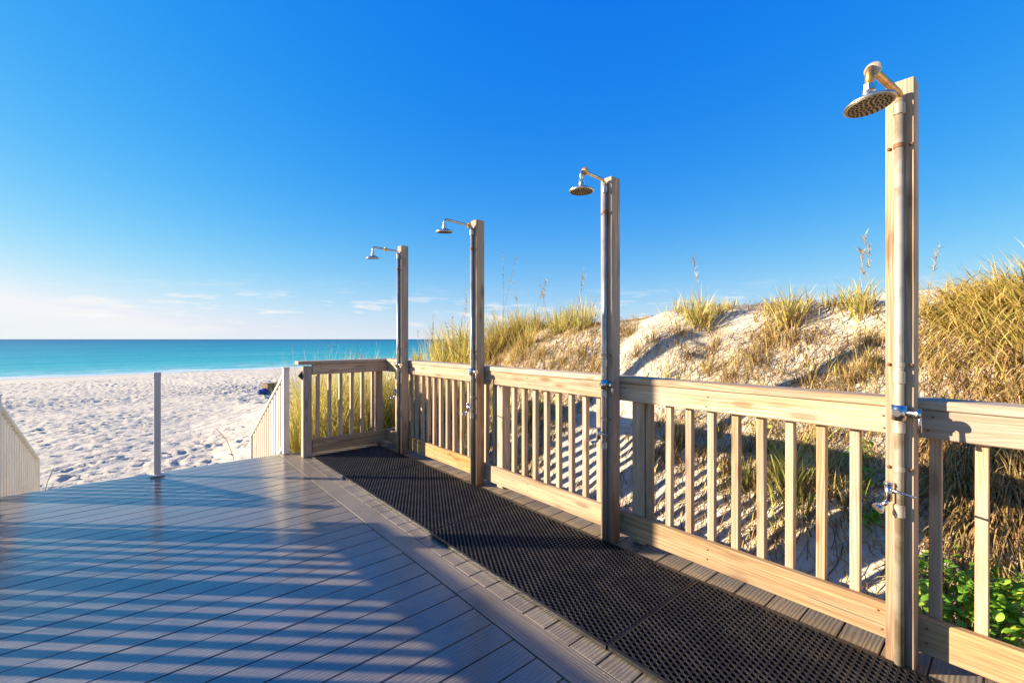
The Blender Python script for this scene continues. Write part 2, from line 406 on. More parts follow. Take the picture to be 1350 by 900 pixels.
def footprints():
    n = 30000
    xs = rng.uniform(-10, 14, n); ys = 6.5+rng.random(n)**.8*44; an = rng.normal(1.57, 1.0, n)
    fm = fbm(xs, ys, .22, 3, 400)
    for i in range(n):
        x, y = xs[i], ys[i]
        if x > 1.2+max(0, (y-7)*.28): continue
        L = rng.uniform(.06, .125); Wd = L*rng.uniform(.45, .75); dep = rng.uniform(.018, .050)
        i0, i1 = np.searchsorted(gx, [x-.45, x+.45]); j0, j1 = np.searchsorted(gy, [y-.45, y+.45])
        if i1-i0 < 2 or j1-j0 < 2: continue
        dx = GX[i0:i1, j0:j1]-x; dy = GY[i0:i1, j0:j1]-y
        u = dx*math.cos(an[i])+dy*math.sin(an[i]); v = -dx*math.sin(an[i])+dy*math.cos(an[i])
        r = (u/L)**2+(v/Wd)**2
        dep *= .35+.9*float(np.clip(fm[i]*1.6+.5, 0, 1))
        GZ[i0:i1, j0:j1] += dep*(-np.exp(-r)+.55*np.exp(-(np.sqrt(r)-1.55)**2/.18))
footprints()
GZ += fbm(GX, GY, 3.2, 3, 120)*.035*np.clip((GY-6)/2, 0, 1)*np.clip((52-GY)/10, 0, 1)
# keep the sand below the deck and stairs
under = (GX > -2.2) & (GX < 2.58) & (GY < 5.6)
GZ = np.where(under, np.minimum(GZ, -.38-.25*np.clip((2.58-GX), 0, 2.5)), GZ)
nxg, nyg = GX.shape
V = np.stack([GX.ravel(), GY.ravel(), GZ.ravel()], 1)
I = np.arange(nxg*nyg).reshape(nxg, nyg)
Q = np.stack([I[:-1, :-1].ravel(), I[1:, :-1].ravel(), I[1:, 1:].ravel(), I[:-1, 1:].ravel()], 1)
cx = V[Q, 0].mean(1); cyq = V[Q, 1].mean(1); cz = V[Q, 2].mean(1)
dune_mask = (cx > 2.2) & (cyq < 22) & (cz > -.92)
def sheet(name, q):
    used, inv = np.unique(q, return_inverse=True); me = bpy.data.meshes.new(name)
    vv = V[used]; ff = inv.reshape(q.shape)
    me.vertices.add(len(vv)); me.vertices.foreach_set('co', vv.ravel())
    me.loops.add(ff.size); me.loops.foreach_set('vertex_index', ff.ravel())
    me.polygons.add(len(ff)); me.polygons.foreach_set('loop_start', np.arange(0, ff.size, 4)); me.polygons.foreach_set('loop_total', np.full(len(ff), 4))
    me.polygons.foreach_set('use_smooth', [True]*len(ff)); me.update(calc_edges=True)
    return link(name, me, M_SAND)
tag(sheet('beach', Q[~dune_mask]), 'white sand beach covered in footprints', kind='structure')
tag(sheet('sand_dune', Q[dune_mask]), 'steep white sand dune behind the wooden railing', kind='structure')

from bisect import bisect
gxl = gx.tolist(); gyl = gy.tolist(); GZL = GZ.tolist()
def hsurf(x, y):
    """height of the built sheet (bilinear)"""
    i = min(max(bisect(gxl, x)-1, 0), nxg-2); j = min(max(bisect(gyl, y)-1, 0), nyg-2)
    a = (x-gxl[i])/(gxl[i+1]-gxl[i]); b = (y-gyl[j])/(gyl[j+1]-gyl[j]); p, q = GZL[i], GZL[i+1]
    return (p[j]*(1-a)+q[j]*a)*(1-b)+(p[j+1]*(1-a)+q[j+1]*a)*b
def at(px, py, d0=.5, d1=60):
    """where a pixel of the photograph meets the sand"""
    r = ray(px, py); d = d0
    while d < d1:
        x, y, z = r[0]*d, r[1]*d, CAMZ+r[2]*d
        if x > 2.6 or y > 5.7:
            if z < hsurf(x, y): return Vector((x, y, hsurf(x, y)))
        d *= 1.004
    return None

sv = [(-30000, 50, SEA_Z), (30000, 50, SEA_Z), (30000, 45000, SEA_Z), (-30000, 45000, SEA_Z)]
tag(link('sea', mesh_pd('sea', sv, [(0, 1, 2, 3)]), M_SEA), 'calm turquoise sea reaching a dark blue horizon', kind='structure')

# ------------------------------------------------------------------ deck
DX0, DX1, DY0, DY1 = -1.30, 2.57, -1.65, 5.52
PITCH, GAP, TH = .1455, .007, .025
deck = empty('deck', (0, 0, 0), 'wet grey composite deck of parallel boards', kind='structure')
def board(x0, x1, y0, y1, name='plank', z=0.0, par=None):
    lx, ly = x1-x0, y1-y0
    me = box(lx, ly, TH, M_DECK, .0015) if lx >= ly else None
    if me is not None: return link(name, me, None, par or deck, ((x0+x1)/2, (y0+y1)/2, z-TH))
    me = box(ly, lx, TH, M_DECK, .0015)
    return link(name, me, None, par or deck, ((x0+x1)/2, (y0+y1)/2, z-TH), (0, 0, math.pi/2))
BX0, BX1 = 1.265, 1.408
y = DY1
while y > DY0:
    board(DX0, BX0-GAP, y-PITCH+GAP, y, z=random.uniform(-.0010, .0002)); y -= PITCH
y = DY1-.04
while y > DY0:
    board(BX1+.003, DX1, y-PITCH+GAP, y, z=random.uniform(-.0010, .0002)); y -= PITCH
board(BX0, BX1, DY0, 1.9, 'border_plank'); board(BX0, BX1, 1.904, DY1, 'border_plank')
for (x0, x1, y0, y1, ax) in ((DX0, DX1, DY1+.002, DY1+.04, 0), (DX1+.002, DX1+.04, DY0, DY1, 1), (DX0-.04, DX0-.002, DY0, DY1, 1)):
    link('fascia_board', box(x1-x0, y1-y0, .22, W[ax], .004), None, deck, ((x0+x1)/2, (y0+y1)/2, -TH-.002-.22))
for k in range(5):
    yy = DY0+.25+k*(DY1-DY0-.5)/4
    link('joist', box(DX1-DX0-.02, .04, .18, W[0], 0), None, deck, ((DX0+DX1)/2, yy, -TH-.004-.18))
    for xx in (DX0+.25, .6, DX1-.2):
        zb = hsurf(xx, yy)-.15; top = -TH-.19
        if top-zb > .08: link('support_post', box(.09, .09, top-zb, W[2], .004), None, deck, (xx, yy, zb))

# ------------------------------------------------------------------ timber railings
PT = .038
def railing(name, label, a, b, side, posts, pitch=.1293, phase=0, breaks=(), ext=(0, 0), group=None, skip=(), mats=W, cat='railing'):
    """rail from a to b (front face line); balusters and posts stand behind it (towards side)"""
    a = Vector((*a, 0)); b = Vector((*b, 0)); L = (b-a).length; t = (b-a).normalized(); n = Vector((side[0], side[1], 0))
    ax = 0 if abs(t.x) > .5 else 1
    root = empty(name, (a.x, a.y, 0), label, cat, group)
    def piece(nm, s0, s1, q0, q1, z0, z1, mat, bev=.004):
        c = a+t*((s0+s1)/2)+n*((q0+q1)/2); ls, lq = s1-s0, q1-q0
        lx, ly = (ls, lq) if ax == 0 else (lq, ls)
        return link(nm, box(lx, ly, z1-z0, mat, bev), None, root, (c.x, c.y, z0))
    cuts = [0]+sorted(breaks)+[L]
    for s0, s1 in zip(cuts[:-1], cuts[1:]):
        e0 = -ext[0] if s0 == 0 else .0015; e1 = ext[1] if s1 == L else -.0015
        piece('cap_rail', s0+e0, s1+e1, -.006, .134, 1.019, 1.057, mats[ax])
        piece('top_rail', s0+.0015, s1-.0015, 0, PT, .905, 1.017, mats[ax])
        piece('bottom_rail', s0+.0015, s1-.0015, 0, PT, .045+random.uniform(-.004, .004), .185, WB[ax])
    for s in posts:
        zb = min(-.05, hsurf(*(a+t*s+n*.1).xy)-.12)
        zb = max(zb, -.9)
        piece('post', s-.0445, s+.0445, PT+.002, PT+.091, .0 if n.length == 0 else .002, 1.017, mats[2])
    scr = lathe('screw', [(.0045, 0), (.0045, .0015), (.003, .0025)], 8, Vector((0, 0, 1)).rotation_difference(-n).to_matrix().to_4x4()); scr.materials.append(M_RUST)
    for s0, s1 in zip(cuts[:-1], cuts[1:]):
        for q in (s0+.075, s1-.075, (s0+s1)/2+.11):
            for zz in (.935, .985, .085, .150):
                c = a+t*(q+random.uniform(-.012, .012))-n*.0005
                link('screw', scr, None, root, (c.x, c.y, zz+random.uniform(-.008, .008)))
    s = phase % pitch; bar = box(PT, PT, .94, mats[2], .003)
    while s < L-.03:
        if s > .03 and all(abs(s-p) > .075 for p in posts) and all(not (u < s < w) for u, w in skip):
            c = a+t*s+n*(PT+.002+PT/2)
            link('baluster', bar, None, root, (c.x, c.y, .075+random.uniform(-.004, .004)), (random.uniform(-.004, .004), random.uniform(-.004, .004), random.uniform(-.05, .05)))
        s += pitch
    return root
SY = [4.63, 3.20, 1.752, .322]          # the four showers along the fence
FX = 2.404
YB = -1.55
railing('wooden_railing', 'long pale timber railing with square balusters running behind the four shower posts', (FX, YB), (FX, 5.158), (1, 0),
        [1.605-YB, 4.97-YB, 3.0-YB-.0, -.9-YB], phase=.494-YB, breaks=[q-YB for q in SY])
railing('wooden_railing', 'short timber railing closing the far end of the deck before the tall grass', (1.53, 5.17), (2.54, 5.17), (0, 1),
        [.80], phase=.075, ext=(.145, .0))
fp = [o for o in C.objects if o.name.startswith('wooden_railing')][-1]
link('post', box(.089, .089, 1.0, W[2], .004), None, fp, (1.475, 5.19, .002))
# black latch hook on the end post
bm = bmesh.new()
vs = [bm.verts.new(p) for p in ((0, 0, .055), (-.045, 0, 0), (0, 0, -.05), (0, .02, .055), (-.045, .02, 0), (0, .02, -.05))]
for f in ((0, 1, 2), (5, 4, 3), (0, 3, 4, 1), (1, 4, 5, 2), (2, 5, 3, 0)): bm.faces.new([vs[i] for i in f])
link('gate_bracket', mesh_bm('bracket', bm), M_BLACK, fp, (1.430, 5.175, .90))

# railing along the other side of the deck: it throws the striped shadow
LX = -1.14
railing('wooden_railing', 'timber railing along the open side of the deck, opposite the showers', (LX, YB), (LX, 5.38), (-1, 0),
        [4.28-YB, 2.4-YB, .5-YB, -1.4-YB], phase=.05, breaks=[2.4-YB])
sp_ = empty('sign_post', (LX-.03, 5.02, 0), 'tall timber sign post by the top of the stairs, beyond the deck rail', 'sign post')
link('post', box(.10, .24, 3.18, W[2], .005), None, sp_, (LX-.03, 5.02, -.25), (0, 0, .5))

# ------------------------------------------------------------------ stairs to the beach and their white rails
st = empty('staircase', (.26, DY1, -1.1), 'grey timber stairs going down from the deck edge to the sand', 'stairs')
NST = 6; RUN = .30; RISE = .175
for k in range(1, NST+1):
    for q in range(2):
        yy = DY1+.045+(k-1)*RUN+q*.145
        link('tread', box(2.02, .138, .035, M_DECK, .004), None, st, (.265, yy+.07, -RISE*k-.035))
for xx in (-.74, .265, 1.27):
    vs = []; n = NST
    prof = [(DY1+.042, -.03)]
    for k in range(1, n+1):
        prof += [(DY1+.042+(k-1)*RUN, -RISE*k-.037), (DY1+.042+k*RUN, -RISE*k-.037)]
    prof += [(DY1+.042+n*RUN, -RISE*n-.25), (DY1+.042, -.35)]
    bm = bmesh.new(); A = [bm.verts.new((xx-.02, p[0], p[1])) for p in prof]; B = [bm.verts.new((xx+.02, p[0], p[1])) for p in prof]
    bm.faces.new(A); bm.faces.new(B[::-1])
    for i in range(len(A)): bm.faces.new((A[i], B[i], B[(i+1) % len(A)], A[(i+1) % len(A)]))
    bmesh.ops.recalc_face_normals(bm, faces=bm.faces[:])
    link('stringer', mesh_bm('stringer', bm), W[1], st)
def stair_rail(label, x, y0, z0, y1, z1):
    r = empty('stair_railing', (x, y0, -.3), label, 'railing', 'white picket rails either side of the stairs')
    sl_ = (z1-z0)/(y1-y0)
    def slope_bar(nm, dz, h, w, ya, yb, x_=x):
        P = [(ya, z0+(ya-y0)*sl_+dz), (yb, z0+(yb-y0)*sl_+dz)]
        V = []
        for (yy, zz) in P: V += [(x_-w/2, yy, zz-h), (x_+w/2, yy, zz-h), (x_+w/2, yy, zz), (x_-w/2, yy, zz)]
        F = [(0, 1, 2, 3)[::-1], (4, 5, 6, 7), (0, 1, 5, 4), (1, 2, 6, 5), (2, 3, 7, 6), (3, 0, 4, 7)]
        bm = bmesh.new(); vv = [bm.verts.new(v) for v in V]
        for f in F: bm.faces.new([vv[i] for i in f])
        bmesh.ops.recalc_face_normals(bm, faces=bm.faces[:]); bmesh.ops.bevel(bm, geom=bm.edges[:], offset=.004, segments=2, affect='EDGES')
        return link(nm, mesh_bm(nm, bm), M_WHITE, r)
    slope_bar('hand_rail', 0, .045, .055, y0+.03, y1)
    slope_bar('bottom_rail', -.80, .045, .04, y0+.03, y1-.02)
    yy = y0+.11
    while yy < y1-.06:
        zt = z0+(yy-y0)*sl_
        link('picket', box(.028, .062, .755, M_WHITE, .002), None, r, (x, yy, zt-.80)); yy += .118
    zt = z0
    for (yp, top, nm) in ((y0, z0+.035, 'post'), (y1-.02, z1-.01, 'post')):
        zb = min(hsurf(x, yp)-.1, top-.9) if yp > DY1+.1 else 0.003
        p = link(nm, box(.062, .062, top-zb, M_WHITE, .004), None, r, (x, yp, zb))
        if yp == y0: link('post_cap', box(.072, .072, .016, M_WHITE, .004), None, p, (x, yp, top+.001))
    return r
stair_rail('white picket stair railing beside the tall yellow grass', 1.335, 5.47, .93, 7.28, -.07)
stair_rail('white picket stair railing on the open beach side, a vine sprig at its foot', -.83, 5.45, .80, 7.50, -.075)
mpz = empty('handrail_post', (.195, 5.40, 0), 'lone slim beige post standing on a base plate at the deck edge', 'post')
link('base_plate', box(.11, .11, .016, M_WHITE, .003), None, mpz, (.195, 5.40, .003))
ps = link('shaft', box(.052, .052, .955, M_GREYP, .004), None, mpz, (.195, 5.40, .0195))
link('cap', box(.058, .058, .05, M_GREYP, .005), None, mpz, (.195, 5.40, .935))

# ------------------------------------------------------------------ rubber mats
MX0, MX1 = 1.505, 2.288
def mat_mesh(L, name):
    wd = MX1-MX0; rim = .009; top = .019; p = .028; rowh = p*.866
    V = []; F = []
    nx = int((wd-2*rim)/p); ny = int((L-2*rim)/rowh)
    px = (wd-2*rim)/(nx+.5); rh = (L-2*rim)/ny
    K = 12
    for j in range(ny):
        for i in range(nx):
            cx = -wd/2+rim+(i+.5+(.5 if j % 2 else 0))*px; cy = -L/2+rim+(j+.5)*rh
            o = len(V)
            for k in range(K):
                a = 2*math.pi*k/K+math.pi/6
                # hexagonal cell (points up), alternating corner and mid-edge
                R_ = px/math.sqrt(3) if k % 2 == 0 else px/2
                s = rh/(px*.866)
                hx, hy = R_*math.cos(a), R_*math.sin(a)*s
                V.append((cx+hx, cy+hy, top-.0022))
            for k in range(K):
                a = 2*math.pi*k/K+math.pi/6; V.append((cx+px*.40*math.cos(a), cy+px*.40*math.sin(a), top))
            for k in range(K):
                a = 2*math.pi*k/K+math.pi/6; V.append((cx+px*.345*math.cos(a), cy+px*.345*math.sin(a), .0))
            for k in range(K):
                k2 = (k+1) % K
                F.append((o+k, o+k2, o+K+k2, o+K+k)); F.append((o+K+k, o+K+k2, o+2*K+k2, o+2*K+k))
    def bx(x0, x1, y0, y1, z0, z1):
        o = len(V)
        for z in (z0, z1):
            for (x, y) in ((x0, y0), (x1, y0), (x1, y1), (x0, y1)): V.append((x, y, z))
        for f in ((3, 2, 1, 0), (4, 5, 6, 7), (0, 1, 5, 4), (1, 2, 6, 5), (2, 3, 7, 6), (3, 0, 4, 7)): F.append(tuple(o+q for q in f))
    h = top-.001; e = px*.5
    bx(-wd/2, -wd/2+rim+e*.55, -L/2, L/2, 0, h); bx(wd/2-rim-e*.55, wd/2, -L/2, L/2, 0, h)
    bx(-wd/2+rim+e*.55, wd/2-rim-e*.55, -L/2, -L/2+rim, 0, h-.003); bx(-wd/2+rim+e*.55, wd/2-rim-e*.55, L/2-rim, L/2, 0, h-.003)
    return mesh_pd(name, V, F)
mfull = mat_mesh(1.446, 'mat'); mend = mat_mesh(1.06, 'mat')
for yc, me, dx, rz, lb in ((4.04+.533, mend, .0, .002, 'black rubber drainage mat with round holes, in the corner of the far railing'),
                           (3.315, mfull, .004, -.002, 'black rubber drainage mat with round holes, alongside the second shower from the corner'),
                           (1.865, mfull, -.006, .003, 'black rubber drainage mat with round holes, alongside the third shower from the corner'),
                           (.415, mfull, .003, -.002, 'black rubber drainage mat with round holes, below the wide brass-armed shower head'),
                           (-1.035, mfull, 0, .001, 'black rubber drainage mat with round holes, past the shower with the wide head')):
    o = link('rubber_mat', me, M_RUB, None, ((MX0+MX1)/2+dx, yc, .0035), (0, 0, rz)); tag(o, lb, 'mat', 'rubber mats in a row under the showers')

# ------------------------------------------------------------------ showers
def head_mesh(R):
    h = lathe('head', [(R*.93, .0), (R*.99, .002), (R, .006), (R*.985, .010), (R*.80, .017), (R*.45, .026), (R*.24, .033), (.017, .040), (.016, .058), (.013, .060)], 36)
    return sharp(h, 50)
def face_mesh(R):
    V = []; F = []; mi = []
    n = 32
    for k in range(n): a = 2*math.pi*k/n; V.append((R*.92*math.cos(a), R*.92*math.sin(a), -.0015))
    for k in range(n): a = 2*math.pi*k/n; V.append((R*.92*math.cos(a), R*.92*math.sin(a), .002))
    F.append(tuple(reversed(range(n)))); mi.append(0)
    for k in range(n): F.append((k, (k+1) % n, n+(k+1) % n, n+k)); mi.append(0)
    for ring, cnt in ((.15, 5), (.32, 10), (.49, 15), (.65, 20), (.80, 25)):
        for q in range(cnt):
            a = 2*math.pi*q/cnt+ring; cx, cy = R*ring*math.cos(a), R*ring*math.sin(a); o = len(V)
            for k in range(6): b = 2*math.pi*k/6; V.append((cx+R*.05*math.cos(b), cy+R*.05*math.sin(b), -.0008))
            for k in range(6): b = 2*math.pi*k/6; V.append((cx+R*.042*math.cos(b), cy+R*.042*math.sin(b), -.0045))
            F.append(tuple(o+6+k for k in reversed(range(6)))); mi.append(1)
            for k in range(6): F.append((o+k, o+6+k, o+6+(k+1) % 6, o+(k+1) % 6)); mi.append(1)
    me = mesh_pd('face', V, F); me.materials.append(M_FACE); me.materials.append(M_HOLE); me.polygons.foreach_set('material_index', mi)
    return me
def shower(i, y, label, top, pipe_mat, arm_mat, L, ydrift, zel, drop, R, flange_t, tilt, big):
    xf = 2.310                                   # front of the post
    r = empty('outdoor_shower', (xf+.045, y, 0), label, 'shower', 'outdoor showers in a row along the railing')
    post = link('post', box(.089, .089, top-.002, WP, .004), None, r, (xf+.0445, y, .002), (0, 0, random.uniform(-.02, .02)))
    pr = .0150; px = xf-pr-.002; zt = zel-.01
    pipe = link('supply_pipe', tubes('pipe', [([(0, 0, .0), (0, 0, zt-.03)], pr)], 18), pipe_mat, r, (px, y, .022))
    # couplings: wider threaded collars on the pipe
    for zc, h in ((1.125, .05), (.93, .045), (.60, .05), (zt-.07, .045)):
        link('coupling', sharp(lathe('cpl', [(pr+.001, 0), (pr+.0042, .003), (pr+.0042, h-.003), (pr+.001, h)], 18)), pipe_mat, pipe, (px, y, zc))
    for zc in (zt-.20, 1.19, .78):
        m = sharp(lathe('strap', [(pr+.001, 0), (pr+.003, .001), (pr+.003, .017), (pr+.001, .018)], 18))
        s_ = link('strap', m, M_RUST if zc > 1.3 else M_PIPE, pipe, (px, y, zc))
        for sg in (-1, 1): link('strap_screw', lathe('scr', [(.007, 0), (.007, .004), (.004, .006)], 8, Matrix.Rotation(-math.pi/2, 4, 'Y')), M_RUST, pipe, (xf-.0005, y+sg*.034, zc+.009))
    # arm
    P0 = Vector((px, y, zt-.02)); E = Vector((px-L, y+ydrift, zel+.0))
    d = (E-Vector((px, y, zt))).normalized()
    path = [P0, P0+Vector((0, 0, .012))]
    for k in range(1, 6):
        a = k/5*math.pi/2; path.append(Vector((px, y, zt-.008))+d*(.02*(1-math.cos(a)))+Vector((0, 0, .02*math.sin(a))))
    rb = .028
    e0 = Vector((px, y, zt+.012))+d*(E-Vector((px, y, zt))).length
    path.append(e0-d*rb)
    for k in range(1, 7):
        a = k/6*math.pi/2; path.append(e0-d*rb+d*(rb*math.sin(a))+Vector((0, 0, -rb*(1-math.cos(a)))))
    hz = zel+.012-drop; tip = Vector((e0.x, e0.y, hz+.055)); path.append(tip)
    ar = .0135 if big else .0105
    arm = link('shower_arm', tubes('arm', [(path, ar)], 16), arm_mat, r)
    fl = lathe('fl', [(ar, -.012), (.022, -.010), (.027, -.003), (.0265, .003), (.020, .009), (ar, .012)], 22,
               Matrix.Translation(Vector((px, y, zt+.012))+d*((e0-Vector((px, y, zt))).length*flange_t)) @ (Vector((0, 0, 1)).rotation_difference(d).to_matrix().to_4x4()))
    link('flange', sharp(fl), M_PIPE if big else M_BRASS, arm)
    link('collar_nut', sharp(lathe('nut', [(ar+.001, 0), (ar+.006, .002), (ar+.006, .022), (ar+.001, .024)], 8)), M_CHROME, arm, (tip.x, tip.y, tip.z-.002))
    # swivelling head, tilted about the ball joint
    hd = link('shower_head', head_mesh(R), M_OLDCHR, r, (tip.x, tip.y, hz), (tilt[0], tilt[1], 0))
    f = link('spray_face', face_mesh(R), None, None); f.parent = hd; f.location = (0, 0, 0)
    # mixer valve on the pipe at rail height
    z1 = 1.012
    v = link('valve', tubes('valve', [([(0, .012, 0), (0, -.046, 0), (0, -.05, 0), (0, -.066, 0)], [.0155, .0155, .020, .020]),
                                      ([(0, 0, -.03), (0, 0, .03)], .0245), ([(-.018, .004, 0), (-.034, .004, 0)], [.016, .013])], 16), M_CHROME, r, (px, y, z1))
    link('valve_handle', tubes('handle', [([(0, -.058, .0), (0, -.060, -.03), (-.002, -.060, -.072)], [.008, .006, .0075])], 10), M_CHROME, v, (px, y, z1))
    # foot tap low on the pipe
    z2 = .70
    bx_, by_ = px-.020, y+.030
    t = link('foot_tap', tubes('tap', [([(px, y, z2), (bx_, by_, z2)], .010), ([(bx_, by_, z2-.038), (bx_, by_, z2+.026)], .0125), ([(bx_, by_, z2+.026), (bx_, by_, z2+.036)], [.016, .014]),
                                       ([(bx_, by_, z2-.03), (bx_-.005, by_+.007, z2-.048), (bx_-.014, by_+.016, z2-.058)], [.009, .009, .009])], 14), M_CHROME, r)
    dn = Vector((-.62, .55, -.56)).normalized(); b0 = Vector((bx_-.012, by_+.014, z2-.056))
    bell = lathe('bell', [(.008, 0), (.012, .004), (.018, .014), (.021, .026), (.020, .030), (.014, .028)], 22, Matrix.Translation(b0) @ Vector((0, 0, 1)).rotation_difference(dn).to_matrix().to_4x4())
    link('spray_nozzle', sharp(bell), M_CHROME, t)
    link('tap_lever', tubes('lever', [([(bx_, by_, z2+.012), (bx_-.016, by_-.02, z2+.008), (bx_-.018, by_-.085, z2-.002)], [.005, .004, .005])], 10), M_CHROME, t)
    return r
shower(0, SY[0], 'slim outdoor shower on a timber post at the corner with the far railing', 2.357, M_PIPEG, M_OLDCHR, .295, 0, 2.29, .125, .074, .52, (.10, -.10), False)
shower(1, SY[1], 'outdoor shower on a timber post with a long gooseneck arm, second from the corner', 2.357, M_PIPEG, M_OLDCHR, .285, 0, 2.30, .11, .074, .12, (.08, -.07), False)
shower(2, SY[2], 'outdoor shower on a timber post half in shade, third from the corner', 2.335, M_PIPEG, M_OLDCHR, .225, .0, 2.31, .13, .076, .88, (0, .0), False)
shower(3, SY[3], 'outdoor shower with a wide head, orange brass arm and cream pipe', 2.325, M_PIPE, M_BRASS, .290, .040, 2.262, .140, .076, .90, (-.12, .03), True)

# ------------------------------------------------------------------ things on the beach
b = at(358, 519)
cr = empty('storage_crate', b, 'brown slatted wooden crate standing on the sand beside the stair railing', 'crate', rz=.3); cr.scale = (.8, .8, .85)
for k in range(5):
    for (dx, dy, lx, ly) in ((0, -.26, .80, .03), (0, .26, .80, .03), (-.385, 0, .03, .49), (.385, 0, .03, .49)):
        link('slat', box(lx, ly, .105, M_BROWN[0 if lx > ly else 1], .004), None, cr, (dx, dy, -.02+k*.118), (0, 0, 0), False)
for sx in (-.36, .36):
    for sy in (-.29, .29): link('corner_post', box(.05, .03, .62, M_BROWN[2], .004), None, cr, (sx, sy, -.05), (0, 0, 0), False)
link('lid', box(.86, .64, .03, M_BROWN[0], .005), None, cr, (0, 0, .585), (0, 0, 0), False)
p = at(348, 519.5)
bm = bmesh.new(); bmesh.ops.create_icosphere(bm, subdivisions=4, radius=1)
for v in bm.verts:
    q = v.co.copy(); nn = .18*math.sin(q.x*5+1)*math.cos(q.y*6+2)+.10*math.sin(q.z*9+q.x*7)+.06*math.sin(q.y*17+q.x*13)
    v.co = Vector((q.x*.30*(1+nn), q.y*.20*(1+nn), max(q.z*.13*(1+2*nn)+.10, -.02)))
me = mesh_bm('bag', bm, True)
bag = link('beach_bag', me, M_BLUE, None, p+Vector((0, 0, .0)), (0, 0, .4)); tag(bag, 'crumpled blue canvas bag lying on the sand next to the brown crate', 'bag')

# dry seaweed scattered by the tide
V_ = []; F_ = []
for i in range(260):
    x = rng.uniform(-9, 9); yq = 8+rng.random()*42 if i < 120 else rng.normal(46, 1.6); L = rng.uniform(.05, .22); an = rng.uniform(0, 6.28); o = len(V_)
    if x > 1.0+max(0, (yq-7)*.25): continue
    for q in range(5):
        f = q/4-.5; cx_ = x+L*f*math.cos(an)+.03*math.sin(q*2+i); cy_ = yq+L*f*math.sin(an); w = .014*(1-abs(f)*1.4)
        z = hsurf(cx_, cy_)+.006; V_ += [(cx_-w*math.sin(an), cy_+w*math.cos(an), z), (cx_, cy_, z+.014), (cx_+w*math.sin(an), cy_-w*math.cos(an), z)]
    for q in range(4): F_ += [(o+3*q, o+3*q+1, o+3*q+4, o+3*q+3), (o+3*q+1, o+3*q+2, o+3*q+5, o+3*q+4)]
tag(link('seaweed', mesh_pd('seaweed', V_, F_), simple('dry_seaweed', (.10, .07, .04), .8, var=.4)), 'dry dark seaweed bits strewn on the beach', 'seaweed', kind='stuff')

# ------------------------------------------------------------------ plants
def ribbon(V, F, Cc, base, d, L, w, col0, col1, segs=5, droop=.5, curl=0.0, twist=None):
    """one tapering blade: starts along d, bends down under its weight"""
    p = np.array(base, float); v = np.array(d, float); v /= np.linalg.norm(v)
    side = np.array([-v[1], v[0], 0.0]); ln = np.linalg.norm(side); side = side/ln if ln > 1e-3 else np.array([1.0, 0, 0])
    if twist is not None:
        side = side*math.cos(twist)+np.cross(v, side)*math.sin(twist)
    o = len(V); st_ = L/segs
    for k in range(segs+1):
        f = k/segs; ww = w*(1-f**1.6)*.5+w*.04
        V.append(p+side*ww); V.append(p-side*ww)
        c = col0*(1-f)+col1*f; Cc.append(c); Cc.append(c)
        v = v+np.array([0, 0, -droop*st_*(.3+1.6*f)])+side*curl*st_; v /= np.linalg.norm(v); p = p+v*st_
    for k in range(segs): F.append((o+2*k, o+2*k+1, o+2*k+3, o+2*k+2))
def finish(name, V, F, Cc, mat):
    V = np.array(V); Cc = np.array(Cc); me = bpy.data.meshes.new(name); n = len(F)
    me.vertices.add(len(V)); me.vertices.foreach_set('co', V.ravel())
    fa = np.array(F); me.loops.add(fa.size); me.loops.foreach_set('vertex_index', fa.ravel())
    me.polygons.add(n); me.polygons.foreach_set('loop_start', np.arange(0, fa.size, 4)); me.polygons.foreach_set('loop_total', np.full(n, 4))
    me.update(calc_edges=True); me.polygons.foreach_set('use_smooth', [True]*n)
    at_ = me.color_attributes.new('Col', 'FLOAT_COLOR', 'POINT')
    at_.data.foreach_set('color', np.concatenate([Cc, np.ones((len(Cc), 1))], 1).ravel())
    me.materials.append(mat)
    return me
def pal(kind):
    u = rng.random()
    A = dict(gold=[(.66, .48, .12), (.74, .57, .18), (.52, .44, .09), (.68, .50, .20)],
             green=[(.40, .42, .07), (.52, .50, .10), (.62, .54, .12), (.32, .36, .07)],
             fresh=[(.22, .32, .06), (.30, .38, .07), (.40, .42, .08), (.16, .25, .05)],
             brown=[(.36, .20, .08), (.46, .28, .11), (.20, .10, .04), (.56, .39, .18), (.13, .07, .03)])[kind]
    return np.array(A[int(u*len(A))])*rng.uniform(.8, 1.2)
